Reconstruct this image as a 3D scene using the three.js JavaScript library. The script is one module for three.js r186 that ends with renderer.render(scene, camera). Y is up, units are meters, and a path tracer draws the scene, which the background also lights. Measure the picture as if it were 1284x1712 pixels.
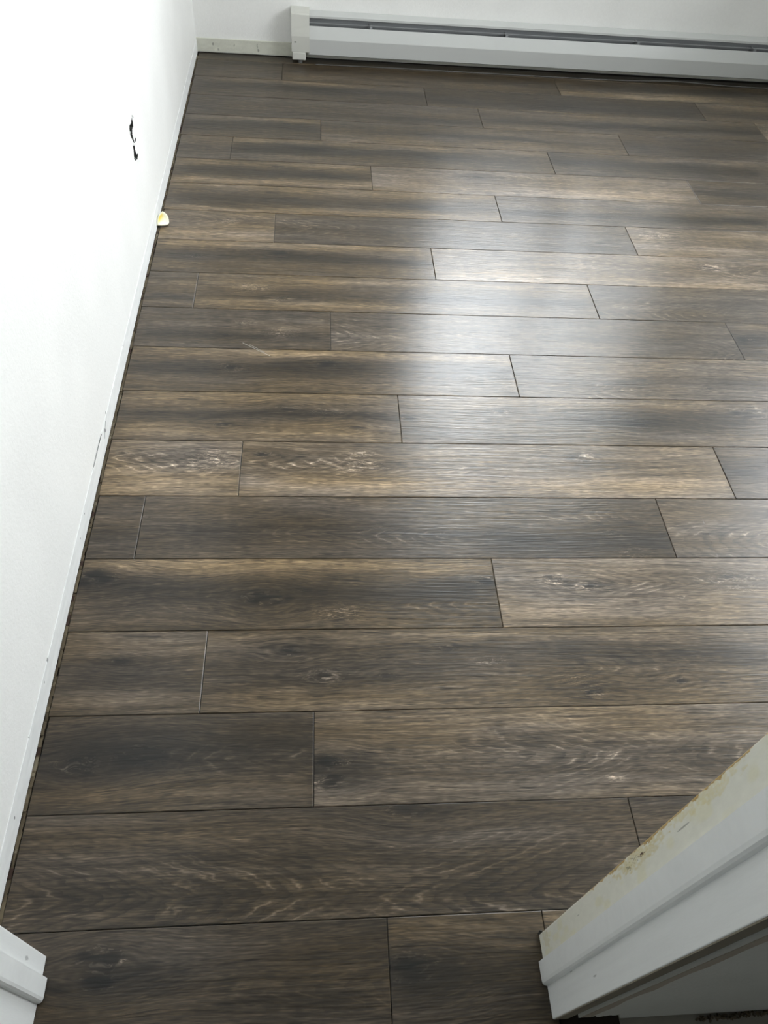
import * as THREE from 'three';
import { RectAreaLightUniformsLib } from 'three/addons/lights/RectAreaLightUniformsLib.js';
import { mergeGeometries, mergeVertices, toCreasedNormals } from 'three/addons/utils/BufferGeometryUtils.js';
import { RoundedBoxGeometry } from 'three/addons/geometries/RoundedBoxGeometry.js';

// ---------------------------------------------------------------- camera, daylight, exposure
const W = 0.1785;                       // width of one floor plank; floor points are given as (u, v) in plank widths
const scene = new THREE.Scene();
const camera = new THREE.PerspectiveCamera(67.8907, 1284 / 1712, 0.02, 60);
camera.position.set(0, 7.64255 * W, 20.49711 * W);
camera.rotation.set(-0.881051, -0.14293, 0.114303, 'YXZ');

const renderer = new THREE.WebGLRenderer({ antialias: true });
renderer.toneMapping = THREE.LinearToneMapping;
renderer.toneMappingExposure = 0.146;
renderer.shadowMap.enabled = true;
RectAreaLightUniformsLib.init();
scene.background = new THREE.Color().setRGB(0.80, 0.90, 1.0);
scene.backgroundIntensity = 9;

const TURN = 0.0088;                    // the room stands half a degree askew to the planks
const CORNER = new THREE.Vector3(-2.93 * W, 0, -0.42 * W);
const ROOM = { x: 2.71, z: 3.51, h: 2.44 };
const WIN1 = { x0: 1.10, x1: 2.60, y0: 0.76, y1: 2.34 };      // in the back wall, above the heater
const WIN2 = { z0: 0.85, z1: 2.50, y0: 0.86, y1: 2.28 };      // in the right wall
const toWorld = (x, y, z) => new THREE.Vector3(x, y, z).applyAxisAngle(new THREE.Vector3(0, 1, 0), TURN).add(CORNER);

function daylight(name, at, look, w, h, intensity, color) {
  const l = new THREE.RectAreaLight(color, intensity, w, h);
  l.name = name; l.position.copy(at); l.lookAt(look); scene.add(l);
}
{ // the bright sky outside, seen upwards through each window
  const x = (WIN1.x0 + WIN1.x1) / 2, z = (WIN2.z0 + WIN2.z1) / 2, y0 = 0.95, y1 = 3.75, y = (y0 + y1) / 2, out = 1.0;
  daylight('sky_behind_window', toWorld(x, y, -0.14 - out), toWorld(x, y, 1), WIN1.x1 - WIN1.x0 + 1.9, y1 - y0, 240, new THREE.Color().setRGB(0.91, 0.965, 1.0));
  daylight('sky_beside_window', toWorld(ROOM.x + 0.14 + out, y, z), toWorld(0, y, z), WIN2.z1 - WIN2.z0 + 1.9, y1 - y0, 88, new THREE.Color().setRGB(0.96, 0.985, 1.0));
}

// ---------------------------------------------------------------- helpers
let seed = 20231;
const rnd = () => { seed = (seed + 0x6d2b79f5) | 0; let t = Math.imul(seed ^ (seed >>> 15), 1 | seed); t = (t + Math.imul(t ^ (t >>> 7), 61 | t)) ^ t; return ((t ^ (t >>> 14)) >>> 0) / 4294967296; };
const LAT = new Float32Array(65536).map(() => rnd());
function vn(x, y) {                     // smooth value noise, 0 to 1
  const ix = Math.floor(x), iy = Math.floor(y);
  let fx = x - ix, fy = y - iy;
  fx = fx * fx * (3 - 2 * fx); fy = fy * fy * (3 - 2 * fy);
  const a = ix & 255, b = (ix + 1) & 255, c = (iy & 255) << 8, d = ((iy + 1) & 255) << 8;
  const p = LAT[a + c], q = LAT[b + c], r = LAT[a + d], s = LAT[b + d];
  const m = p + (q - p) * fx;
  return m + (r + (s - r) * fx - m) * fy;
}
const clamp = (x, a, b) => (x < a ? a : x > b ? b : x);
const step = (a, b, x) => { const t = clamp((x - a) / (b - a), 0, 1); return t * t * (3 - 2 * t); };
const toByte = (l) => { l = clamp(l, 0, 1); return Math.round(255 * (l <= 0.0031308 ? 12.92 * l : 1.055 * Math.pow(l, 1 / 2.4) - 0.055)); };

function dataTexture(w, h, data, srgb) {
  const t = new THREE.DataTexture(data, w, h, THREE.RGBAFormat);
  t.magFilter = THREE.LinearFilter; t.minFilter = THREE.LinearMipmapLinearFilter; t.generateMipmaps = true;
  t.wrapS = t.wrapT = THREE.RepeatWrapping;
  if (srgb) t.colorSpace = THREE.SRGBColorSpace;
  t.needsUpdate = true;
  return t;
}
function painted(w, h, f, srgb = true) {  // f(i, j) -> linear [r, g, b] (srgb) or a height 0..1
  const d = new Uint8Array(w * h * 4);
  for (let j = 0; j < h; j++) for (let i = 0; i < w; i++) {
    const k = (j * w + i) * 4, c = f(i, j);
    if (srgb) { d[k] = toByte(c[0]); d[k + 1] = toByte(c[1]); d[k + 2] = toByte(c[2]); } else d[k] = d[k + 1] = d[k + 2] = Math.round(255 * clamp(c, 0, 1));
    d[k + 3] = 255;
  }
  return dataTexture(w, h, d, srgb);
}
function own(o) { o.traverse((m) => { if (m.isMesh) { m.castShadow = true; m.receiveShadow = true; } }); return o; }
function mesh(name, geometry, material, parent) {
  const m = new THREE.Mesh(geometry, material); m.name = name;
  m.castShadow = m.receiveShadow = true;
  parent.add(m);
  return m;
}
function struct(o, label, category) { o.userData.kind = 'structure'; o.userData.label = label; o.userData.category = category; return o; }
function thing(o, label, category) { o.userData.label = label; o.userData.category = category; return o; }
function group(name, inRoom) {
  const g = new THREE.Group(); g.name = name; scene.add(g);
  if (inRoom) { g.position.copy(CORNER); g.rotation.y = TURN; }
  return g;
}
function box(x0, x1, y0, y1, z0, z1) { const g = new THREE.BoxGeometry(x1 - x0, y1 - y0, z1 - z0); g.translate((x0 + x1) / 2, (y0 + y1) / 2, (z0 + z1) / 2); return g; }
function rbox(x0, x1, y0, y1, z0, z1, r, n = 2) { const g = new RoundedBoxGeometry(x1 - x0, y1 - y0, z1 - z0, n, r); g.translate((x0 + x1) / 2, (y0 + y1) / 2, (z0 + z1) / 2); return g; }
function metric(g) {                    // uv in metres by the way each face points
  const p = g.attributes.position, n = g.attributes.normal, uv = new Float32Array(p.count * 2);
  for (let i = 0; i < p.count; i++) {
    const ax = Math.abs(n.getX(i)), ay = Math.abs(n.getY(i)), az = Math.abs(n.getZ(i));
    if (ax >= ay && ax >= az) { uv[2 * i] = p.getZ(i); uv[2 * i + 1] = p.getY(i); }
    else if (ay >= az) { uv[2 * i] = p.getX(i); uv[2 * i + 1] = p.getZ(i); }
    else { uv[2 * i] = p.getX(i); uv[2 * i + 1] = p.getY(i); }
  }
  g.setAttribute('uv', new THREE.BufferAttribute(uv, 2));
  return g;
}
function sheet(outline, holes, depth) { // an upright slab in x-y, its face at z = 0, its body behind
  const s = new THREE.Shape(outline.map(([x, y]) => new THREE.Vector2(x, y)));
  for (const h of holes) s.holes.push(new THREE.Path(h.map(([x, y]) => new THREE.Vector2(x, y))));
  const g = new THREE.ExtrudeGeometry(s, { depth, bevelEnabled: false });
  g.translate(0, 0, -depth);
  return g;
}
function profile(points, length) {      // points (depth from the wall, height), swept along x from 0 to length
  const s = new THREE.Shape(points.map(([d, y]) => new THREE.Vector2(d, y)));
  const g = new THREE.ExtrudeGeometry(s, { depth: length, bevelEnabled: false });
  g.applyMatrix4(new THREE.Matrix4().makeBasis(new THREE.Vector3(0, 0, 1), new THREE.Vector3(0, 1, 0), new THREE.Vector3(1, 0, 0)));
  // makeBasis mirrors the sweep, so turn the faces round again
  const a = g.index ? g.index.array : null;
  const q = g.attributes.position.array, m = g.attributes.normal.array;
  if (!a) for (let i = 0; i < q.length; i += 9) for (let k = 0; k < 3; k++) { let t = q[i + 3 + k]; q[i + 3 + k] = q[i + 6 + k]; q[i + 6 + k] = t; t = m[i + 3 + k]; m[i + 3 + k] = m[i + 6 + k]; m[i + 6 + k] = t; }
  g.computeVertexNormals();
  return g;
}

// ---------------------------------------------------------------- plain materials
const peel = painted(512, 512, (i, j) => 0.5 + 0.35 * (vn(i / 4, j / 4) - 0.5) + 0.45 * (vn(i / 9 + 40, j / 9) - 0.5) + 0.2 * (vn(i / 30, j / 30 + 9) - 0.5), false);
peel.repeat.set(4, 4);
const paintTone = painted(512, 512, (i, j) => { const n = 0.975 + 0.05 * (vn(i / 60, j / 60) - 0.5) + 0.03 * (vn(i / 3, j / 3) - 0.5); return [n, n, n]; });
const M = {
  wall: new THREE.MeshStandardMaterial({ name: 'wall_paint', color: new THREE.Color().setRGB(0.85, 0.85, 0.83), roughness: 0.55, bumpMap: peel, bumpScale: 0.0004, map: paintTone }),
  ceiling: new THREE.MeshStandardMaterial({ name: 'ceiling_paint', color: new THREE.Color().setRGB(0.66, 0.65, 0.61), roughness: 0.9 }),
  trim: new THREE.MeshStandardMaterial({ name: 'white_gloss_paint', color: new THREE.Color().setRGB(0.80, 0.82, 0.82), roughness: 0.38, bumpMap: peel, bumpScale: 0.0002 }),
  heater: new THREE.MeshStandardMaterial({ name: 'enamelled_sheet_metal', color: new THREE.Color().setRGB(0.50, 0.51, 0.50), roughness: 0.36 }),
  heaterCap: new THREE.MeshStandardMaterial({ name: 'aged_enamel', color: new THREE.Color().setRGB(0.54, 0.54, 0.50), roughness: 0.42 }),
  fins: new THREE.MeshStandardMaterial({ name: 'weathered_galvanised_steel', color: new THREE.Color().setRGB(0.30, 0.31, 0.32), roughness: 0.6 }),
  steel: new THREE.MeshStandardMaterial({ name: 'bare_steel', color: new THREE.Color().setRGB(0.55, 0.57, 0.6), roughness: 0.35, metalness: 0.8 }),
  hole: new THREE.MeshStandardMaterial({ name: 'cavity_shade_and_cracks', color: new THREE.Color().setRGB(0.035, 0.035, 0.032), roughness: 1 }),  // near-black paints the shade in gouge and gaps; also colours cracks and splinters
  screen: new THREE.MeshStandardMaterial({ name: 'added_dimming_screen', color: new THREE.Color().setRGB(0.03, 0.035, 0.045), roughness: 0.8, transparent: true, opacity: 0.66 }),  // added to weaken the light of the lower sashes
  sheer: new THREE.MeshPhysicalMaterial({ name: 'added_sheer_curtain', color: new THREE.Color().setRGB(0.9, 0.9, 0.88), roughness: 1, transmission: 0.95, thickness: 0, transparent: true, opacity: 0.72, side: THREE.DoubleSide }),  // added cloth that weakens the light of the right bay
  glass: new THREE.MeshPhysicalMaterial({ name: 'window_glass', color: 0xffffff, roughness: 0.02, transmission: 1, thickness: 0, ior: 1.5 }),
  wire: new THREE.MeshStandardMaterial({ name: 'grey_wire', color: new THREE.Color().setRGB(0.07, 0.07, 0.068), roughness: 0.5 }),
};

// how each plank is printed: tone (by the heater partly shade put into the print), warmth, streaks [u0, u1, t, half width, amount], knots [u, t, radius, strength], cathedral grain [u, t, length, half width, way, strength], pale flecks [u, t, radius]
const JOINTS = {'-1': [3.3], '0': [-0.82, 6.0], '1': [2.587, 9.41], '2': [3.78, 10.6], '3': [0.1, 6.93], '4': [-1.75, 5.056, 11.88], '5': [1.12, 7.94], '6': [3.59, 10.4], '7': [-0.755, 6.045], '8': [2.1, 8.92], '9': [-1.98, 4.82, 11.64], '10': [0.24, 7.046], '11': [3.085, 9.9], '12': [1.223, 8.04], '13': [-0.995, 5.8], '14': [-2.165, 4.64], '15': [2.208, 9.03], '16': [-1.2, 5.62], '17': [0, 6.82], '18': [3.19, 10.0], '19': [0.665, 7.48]};
const PRINTS = {
  '0_0': [-0.12, 0.8, [[-2.86,-0.86,0.3,0.3,-0.1]], [], [], []],  // tone lowered here and in the next rows for shade near the heater
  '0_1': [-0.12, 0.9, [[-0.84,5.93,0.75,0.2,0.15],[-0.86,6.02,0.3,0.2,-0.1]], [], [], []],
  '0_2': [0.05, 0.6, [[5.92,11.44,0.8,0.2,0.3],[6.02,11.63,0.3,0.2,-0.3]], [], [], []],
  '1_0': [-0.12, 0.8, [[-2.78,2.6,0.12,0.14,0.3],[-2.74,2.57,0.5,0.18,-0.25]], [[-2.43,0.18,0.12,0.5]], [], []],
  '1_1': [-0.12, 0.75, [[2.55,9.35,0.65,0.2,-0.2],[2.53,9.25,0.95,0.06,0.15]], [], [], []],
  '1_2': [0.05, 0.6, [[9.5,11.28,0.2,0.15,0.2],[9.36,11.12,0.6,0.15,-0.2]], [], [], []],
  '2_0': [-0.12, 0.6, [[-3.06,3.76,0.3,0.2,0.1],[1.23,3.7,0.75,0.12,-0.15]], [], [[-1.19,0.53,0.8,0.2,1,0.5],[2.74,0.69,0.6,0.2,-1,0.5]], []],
  '2_1': [-0.05, 0.55, [[3.79,10.93,0.1,0.12,0.2],[3.73,10.75,0.55,0.12,-0.25],[3.68,10.61,0.9,0.08,0.15]], [], [], []],
  '3_0': [-0.05, 0.75, [[-2.97,0.1,0.12,0.13,0.3],[-2.93,0.1,0.5,0.18,-0.35]], [[-0.66,0.28,0.12,0.8],[-1.28,0.29,0.08,0.3]], [], []],
  '3_1': [0, 0.7, [[0.09,6.8,0.9,0.1,0.2],[0.93,4.96,0.5,0.12,-0.25]], [], [], []],
  '3_2': [0, 0.4, [[7.04,10.38,0.5,0.2,-0.1]], [], [], []],
  '4_0': [0.02, 0.5, [[-2.92,-1.73,0.6,0.2,-0.08]], [], [], []],
  '4_1': [-0.02, 0.65, [[-1.77,4.98,0.12,0.12,0.25],[-1.74,0.4,0.45,0.18,-0.35],[0.39,4.91,0.5,0.2,-0.2]], [[-0.11,0.36,0.12,0.7],[2.62,0.52,0.12,0.7]], [], []],
  '4_2': [-0.05, 0.4, [[5.11,10.14,0.12,0.12,0.2],[5.04,9.99,0.5,0.2,-0.25]], [[8.05,0.33,0.12,0.7]], [], []],
  '5_0': [0.1, 0.85, [[-2.86,1.13,0.1,0.12,0.2],[-2.82,1.11,0.5,0.16,-0.4],[-2.78,1.09,0.85,0.12,0.2]], [[-0.83,0.2,0.09,0.5]], [], [[-0.77,0.24,0.1]]],
  '5_1': [0.25, 0.4, [[1.1,7.85,0.8,0.18,0.2]], [[3.32,0.27,0.14,0.5]], [[4.11,0.3,1.6,0.25,1,0.5]], []],
  '5_2': [-0.02, 0.45, [[8.01,9.59,0.5,0.2,-0.25]], [], [], []],
  '6_0': [0.1, 0.85, [[-2.86,3.61,0.1,0.12,0.18],[-2.8,3.55,0.55,0.16,-0.35],[-2.76,3.5,0.88,0.1,0.15]], [[-0.91,0.25,0.08,0.4]], [], []],
  '6_1': [-0.05, 0.45, [[3.65,9.14,0.65,0.14,-0.35],[3.72,9.32,0.2,0.2,0.1]], [[8.89,0.68,0.1,0.5]], [[4.41,0.47,1.2,0.2,1,0.4]], []],
  '7_0': [0.28, 0.55, [[-2.82,-0.75,0.75,0.22,0.2],[-2.87,-0.76,0.35,0.15,-0.1]], [], [[-1.41,0.33,1.2,0.2,1,0.5]], [[-1.63,0.35,0.15]]],
  '7_1': [-0.02, 0.5, [[-0.75,5.98,0.5,0.25,-0.05]], [], [[-0.09,0.45,1.0,0.3,1,0.8],[4.18,0.67,1.6,0.25,-1,0.5]], []],
  '7_2': [0.25, 0.35, [[6.0,8.67,0.85,0.15,0.15]], [], [[6.63,0.3,0.7,0.2,1,0.8]], [[6.63,0.3,0.2]]],
  '8_0': [0.05, 0.8, [[-2.87,2.09,0.12,0.14,0.3],[-2.82,2.05,0.5,0.18,-0.35],[-2.77,2.02,0.85,0.1,0.05]], [[-0.63,0.33,0.16,0.9],[-2.1,0.5,0.1,0.4]], [], [[-2.1,0.5,0.12]]],
  '8_1': [0.25, 0.4, [[2.07,8.28,0.85,0.15,0.2]], [[7.32,0.32,0.12,0.5]], [[5.18,0.37,1.2,0.22,1,0.6],[7.92,0.44,0.8,0.2,-1,0.8]], [[7.38,0.32,0.2]]],
  '9_0': [0.02, 0.75, [[-2.8,-1.94,0.72,0.08,-0.4],[-2.77,-1.92,0.9,0.06,0.2]], [], [], []],
  '9_1': [0.1, 0.85, [[-1.99,4.84,0.12,0.12,0.15],[-0.77,4.74,0.55,0.15,-0.35],[-1.92,1.72,0.85,0.12,0.15]], [[-0.57,0.69,0.12,0.5]], [[1.74,0.67,1.6,0.15,-1,0.5]], [[-1.03,0.41,0.2],[-0.57,0.69,0.12]]],
  '9_2': [0.05, 0.35, [[4.93,8.07,0.4,0.2,-0.05]], [], [[5.71,0.74,1.4,0.3,-1,0.9]], []],
  '10_0': [0, 0.5, [[-2.75,0.23,0.68,0.12,-0.3],[-2.72,0.23,0.92,0.08,0.1]], [[-1.43,0.68,0.1,0.6]], [[-1.84,0.69,0.8,0.12,1,0.6]], [[-1.12,0.36,0.12],[-0.54,0.61,0.2]]],
  '10_1': [0.08, 0.35, [[3.65,7.15,0.55,0.1,-0.2]], [], [[0.64,0.67,0.7,0.35,1,0.9],[6.84,0.82,0.5,0.3,1,1.0],[2.25,0.53,1.4,0.15,-1,0.5]], []],
  '10_2': [-0.1, 0.5, [[7.1,7.79,0.1,0.12,0.3],[6.97,7.65,0.45,0.15,-0.3]], [[7.24,0.45,0.16,0.8]], [], [[7.24,0.45,0.12]]],
  '11_0': [0.05, 0.85, [[-2.82,3.15,0.12,0.14,0.3],[-2.77,3.09,0.48,0.2,-0.35]], [[0.2,0.32,0.17,1.0],[-1.28,0.45,0.1,0.5]], [[1.76,0.64,1.2,0.15,-1,0.5]], [[-1.26,0.45,0.15]]],
  '11_1': [0.1, 0.4, [[3.22,7.32,0.3,0.2,0.08],[4.41,7.2,0.6,0.1,-0.25]], [[6.17,0.73,0.06,0.5]], [[3.98,0.79,1.2,0.25,-1,1.0]], []],
  '12_0': [0.1, 0.85, [[-2.84,1.25,0.1,0.14,0.25],[-2.78,1.22,0.5,0.12,-0.35],[-2.71,1.2,0.88,0.14,0.25]], [[-1.3,0.69,0.13,0.8],[-0.4,0.33,0.15,0.4],[0.58,0.71,0.1,0.6]], [[0.29,0.4,0.8,0.2,1,0.4]], [[0.16,0.41,0.15],[-1.31,0.69,0.06]]],
  '12_1': [0.12, 0.5, [[1.26,7.0,0.12,0.15,0.22],[3.28,6.85,0.5,0.2,-0.3]], [[2.73,0.32,0.1,0.5],[4.78,0.53,0.25,0.7],[6.62,0.26,0.3,0.6],[1.37,0.5,0.1,0.5]], [[4.3,0.44,0.8,0.25,-1,0.5]], [[2.75,0.35,0.1]]],
  '13_0': [0.32, 0.6, [[-2.72,-0.98,0.78,0.18,0.25],[-2.78,-1.0,0.4,0.15,-0.15]], [[-2.58,0.25,0.08,0.5]], [[-2.24,0.42,0.9,0.16,-1,1.1],[-1.57,0.43,1.0,0.2,1,1.0]], [[-1.39,0.26,0.15],[-1.45,0.43,0.2]]],
  '13_1': [0.32, 0.5, [[-0.98,5.73,0.8,0.18,0.22],[-1.0,1.43,0.38,0.15,-0.12]], [[-0.71,0.25,0.1,0.7],[3.71,0.25,0.22,0.7],[-0.46,0.27,0.08,0.5]], [[-0.21,0.41,0.9,0.16,-1,1.1],[0.68,0.43,1.3,0.2,1,1.0],[2.09,0.42,1.2,0.14,1,0.5]], [[0.65,0.21,0.12],[0.6,0.44,0.2],[3.84,0.23,0.12],[-0.71,0.23,0.08]]],
  '13_2': [-0.05, 0.5, [[5.76,6.42,0.6,0.12,-0.35],[5.9,6.58,0.2,0.12,0.15]], [], [], []],
  '14_0': [-0.05, 0.5, [[-2.76,-2.15,0.6,0.2,-0.12]], [], [], []],
  '14_1': [0, 0.55, [[-2.18,4.81,0.12,0.15,0.1],[-2.11,2.89,0.6,0.12,-0.22],[2.24,4.71,0.72,0.18,-0.45]], [[1.63,0.64,0.12,0.5],[3.86,0.59,0.07,0.4]], [[0.94,0.64,1.5,0.14,-1,0.8],[3.44,0.27,1.0,0.2,-1,0.7]], [[-2.14,0.36,0.05],[3.85,0.61,0.1],[4.09,0.93,0.15]]],
  '14_2': [0.2, 0.3, [[4.67,6.15,0.3,0.3,0.05]], [], [[5.61,0.73,1.0,0.35,-1,0.9]], []],
  '15_0': [0.02, 0.85, [[-2.73,2.26,0.12,0.16,0.42],[-2.66,2.2,0.5,0.2,-0.38],[-2.6,-0.18,0.8,0.1,-0.1]], [[-2.62,0.29,0.28,1.2],[-0.57,0.57,0.24,0.9],[2.09,0.35,0.13,1.0]], [[-1.63,0.56,0.7,0.25,-1,0.5],[1.38,0.69,0.9,0.12,-1,0.7]], [[-2.63,0.28,0.1],[2.11,0.35,0.15],[0.31,0.78,0.2]]],
  '15_1': [0.36, 0.35, [[2.23,5.56,0.8,0.18,0.15],[2.29,5.71,0.4,0.12,-0.1]], [[3.38,0.43,0.1,0.5],[5.24,0.28,0.1,0.6],[4.52,0.59,0.06,0.5],[2.98,0.34,0.12,0.3]], [[4.12,0.36,1.2,0.16,1,0.9],[3.2,0.39,0.6,0.16,-1,0.6]], [[2.98,0.34,0.12],[3.37,0.45,0.12],[5.26,0.37,0.25]]],
  '16_0': [0, 0.7, [[-2.73,-1.21,0.12,0.16,0.2],[-2.67,-1.18,0.45,0.2,-0.25],[-2.59,-1.14,0.85,0.1,0.2]], [[-2.08,0.37,0.12,0.5]], [], []],
  '16_1': [0.12, 0.7, [[-1.21,5.44,0.1,0.12,0.12],[-1.17,1.57,0.5,0.2,-0.22],[-1.14,5.15,0.85,0.14,0.15],[1.59,5.34,0.35,0.16,-0.35]], [[-0.3,0.26,0.14,0.9],[0.1,0.59,0.1,0.6],[1.52,0.26,0.1,0.8],[3.1,0.82,0.13,1.0],[4.17,0.72,0.08,0.8],[0.82,0.6,0.1,0.4]], [[3.37,0.53,1.2,0.3,1,0.7],[0.23,0.37,1.0,0.2,1,0.4]], [[0.1,0.59,0.14],[2.97,0.68,0.12],[-0.3,0.27,0.06],[1.99,0.43,0.12],[3.1,0.84,0.1]]],
  '17_0': [-0.1, 0.65, [[-2.61,-0.0,0.85,0.14,0.22],[-2.7,-0.0,0.45,0.22,-0.3]], [[-2.32,0.52,0.2,0.5],[-1.74,0.45,0.25,0.6]], [[-1.17,0.53,1.4,0.16,-1,0.7],[-0.12,0.55,0.4,0.16,-1,0.7]], [[-2.32,0.52,0.14]]],
  '17_1': [0.22, 0.45, [[-0.01,5.03,0.15,0.2,0.15],[-0.0,4.89,0.5,0.2,-0.1],[-0.0,4.73,0.9,0.12,0.0]], [[0.14,0.55,0.16,1.0],[0.19,0.74,0.14,0.9],[1.88,0.24,0.05,0.5]], [[2.54,0.5,1.1,0.26,1,0.95],[1.02,0.55,0.9,0.13,-1,0.6],[4.23,0.58,0.6,0.2,-1,0.9]], [[0.03,0.77,0.12],[3.17,0.56,0.07],[3.12,0.8,0.07],[0.31,0.56,0.06],[0.21,0.56,0.06]]],
  '18_0': [-0.05, 0.65, [[-2.7,3.22,0.15,0.2,0.08],[-2.56,-0.13,0.75,0.22,-0.15],[1.32,2.71,0.7,0.2,-0.2]], [[0.92,0.04,0.2,0.3]], [[-1.89,0.76,1.4,0.4,1,1.15],[-0.67,0.78,1.3,0.4,1,1.05],[1.87,0.83,1.4,0.42,-1,1.2]], []],
  '18_1': [-0.1, 0.6, [], [], [], []],
  '19_0': [-0.08, 0.6, [[-2.38,0.68,0.12,0.12,0.05],[-0.87,0.65,0.55,0.1,-0.25],[-2.21,0.63,0.85,0.1,0.05]], [[-1.83,0.23,0.22,0.8],[-1.83,0.39,0.16,1.2]], [[0.19,0.52,1.0,0.15,-1,0.6]], [[-1.72,0.24,0.08],[-1.74,0.39,0.06]]],
  '19_1': [-0.15, 0.85, [[0.7,2.05,0.12,0.2,0.2],[0.68,1.97,0.55,0.2,-0.3]], [[0.82,0.41,0.26,0.9]], [[1.03,0.39,0.6,0.25,1,0.6]], []],
};

// ---------------------------------------------------------------- floor: printed planks, each a piece of its own
function plankPrint(key, row, u0, u1, ppw) {
  const [base, warm, bands, knots, caths, flecks] = PRINTS[key];
  const w = Math.min(2048, Math.max(16, Math.round((u1 - u0) * ppw))), h = ppw, d = new Uint8Array(w * h * 4);
  const s1 = row * 37.7 + u0 * 3.1, s2 = row * 11.3 + 50;
  for (let j = 0; j < h; j++) {
    const t = (j + 0.5) / h;
    for (let i = 0; i < w; i++) {
      const u = u0 + ((i + 0.5) / w) * (u1 - u0);
      const wob = (vn(u * 0.42 + s1, t * 1.3 + s2) - 0.5) * 0.16 + (vn(u * 1.5 + s1, t * 3.5 + s2) - 0.5) * 0.05;
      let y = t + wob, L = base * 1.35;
      for (const k of knots) {
        const du = (u - k[0]) / (k[2] * 2.6), dt = (t - k[1]) / (k[2] * 1.3), e = du * du + dt * dt;
        if (e < 6) y -= (t - k[1]) * 0.75 * Math.exp(-e);
      }
      const n1 = vn(u * 0.45 + s2, y * 6 + s1), n2 = vn(u * 1.2 + s1, y * 22 + s2), n3 = vn(u * 3.5 + s2, y * 75 + s1), n4 = vn(u * 16 + s1, y * 150 + s2), n5 = vn(u * 7 + s1, y * 11 + s2);
      for (const b of bands) {
        const g = (t + wob * 0.8 - b[2]) / b[3];
        if (g < 2.2 && g > -2.2) L += 1.55 * b[4] * Math.exp(-g * g) * step(b[0] - 0.4, b[0] + 0.5, u) * (1 - step(b[1] - 0.5, b[1] + 0.4, u)) * (0.65 + 0.7 * vn(u * 0.8 + s1, b[2] * 9));
      }
      L += (n1 - 0.5) * 0.40 + (n2 - 0.5) * 0.34 + (n3 - 0.5) * 0.42 + (n4 - 0.5) * 0.44 + (n5 - 0.5) * 0.14;
      const pore = vn(u * 5 + s2 + 9, y * 110 + s1);
      if (pore > 0.72) L -= (pore - 0.72) * 2.5;
      const lime = vn(u * 6.5 + s1 + 21, y * 95 + s2);
      if (lime > 0.78) L += (lime - 0.78) * 1.5;
      const fibre = vn(u * 11 + s1 + 33, t * 210 + wob * 150 + s2);
      L += (fibre - 0.5) * 0.38 + (vn(u * 26 + s2, t * 130 + s1) - 0.5) * 0.16;
      let white = 0;
      for (const c of caths) {
        const du = (u - c[0]) / c[2], dy = t + wob * 0.5 - c[1], dt = dy / c[3], e = du * du * 1.1 + dt * dt * 0.8;
        if (e > 3.5) continue;
        const m = Math.exp(-e) * c[5];
        const jit = (vn(u * 1.1 + s2, t * 5 + s1) - 0.5) * 0.55 + (vn(u * 5 + s1, t * 22 + s2) - 0.5) * 0.10 + (vn(u * 22 + s1, t * 60 + s2) - 0.5) * 0.05;
        const r = (c[4] * (u - c[0]) + 3.2 * Math.pow(Math.abs(dy) + 0.004, 1.15) + jit) / 0.27, f = r - Math.floor(r);
        const patch = step(0.42, 0.72, vn(u * 2.6 + s1 + 5, t * 11 + s2));
        const light = Math.exp(-(((f - 0.5) / 0.10) ** 2)), dark = step(0.55, 0.95, f);
        L += 1.0 * m * (0.75 * light * patch - 0.38 * dark * (1 - 0.4 * patch) + 0.06); white += 0.4 * m * light * patch;
      }
      for (const k of knots) {
        const du = (u - k[0]) / (k[2] * 0.8), dt = (t - k[1]) / (k[2] * 0.36), e = du * du + dt * dt + (vn(u * 7 + s1, t * 30 + s2) - 0.5) * 1.9;
        if (e < 5) L -= k[3] * 1.25 * Math.exp(-Math.max(0, e) * 1.3);
        const e2 = (du * du) / 20 + dt * dt / 5 + (vn(u * 2 + s1, y * 24) - 0.5) * 0.9;
        if (e2 < 4) L -= k[3] * 0.36 * Math.exp(-Math.max(0, e2));
        if (e > 0.5 && e < 1.6) { const q = step(0.62, 0.72, vn(u * 16 + n3 * 5 + s1, t * 60 + n4 * 4 + s2)); L += 0.5 * q; white += 0.4 * q; }
      }
      for (const f of flecks) {
        const du = (u - f[0]) / (f[2] * 1.5), dt = (t - f[1]) / (f[2] * 0.55), e = du * du + dt * dt;
        if (e < 3) {
          const q = step(0.60, 0.74, vn(u * 13 + n4 * 4 + n2 * 5 + s2, t * 85 + n3 * 7 + n5 * 6 + s1)) * Math.exp(-e * 0.8);
          L += 0.95 * q; white += 0.6 * q;
        }
      }
      const wm = clamp(warm - (n1 - 0.5) * 0.35 - (n2 - 0.5) * 0.3 + (vn(u * 0.9 + s1 + 70, y * 4) - 0.5) * 0.9 - white, 0, 1), m = TONE * Math.exp(L * 1.65);
      const k = (j * w + i) * 4;
      d[k] = toByte(m * (1.10 + 0.13 * wm)); d[k + 1] = toByte(m * (0.88 - 0.02 * wm)); d[k + 2] = toByte(m * (0.68 - 0.22 * wm)); d[k + 3] = 255;
    }
  }
  return dataTexture(w, h, d, true);
}
const TONE = 0.047;

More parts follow.
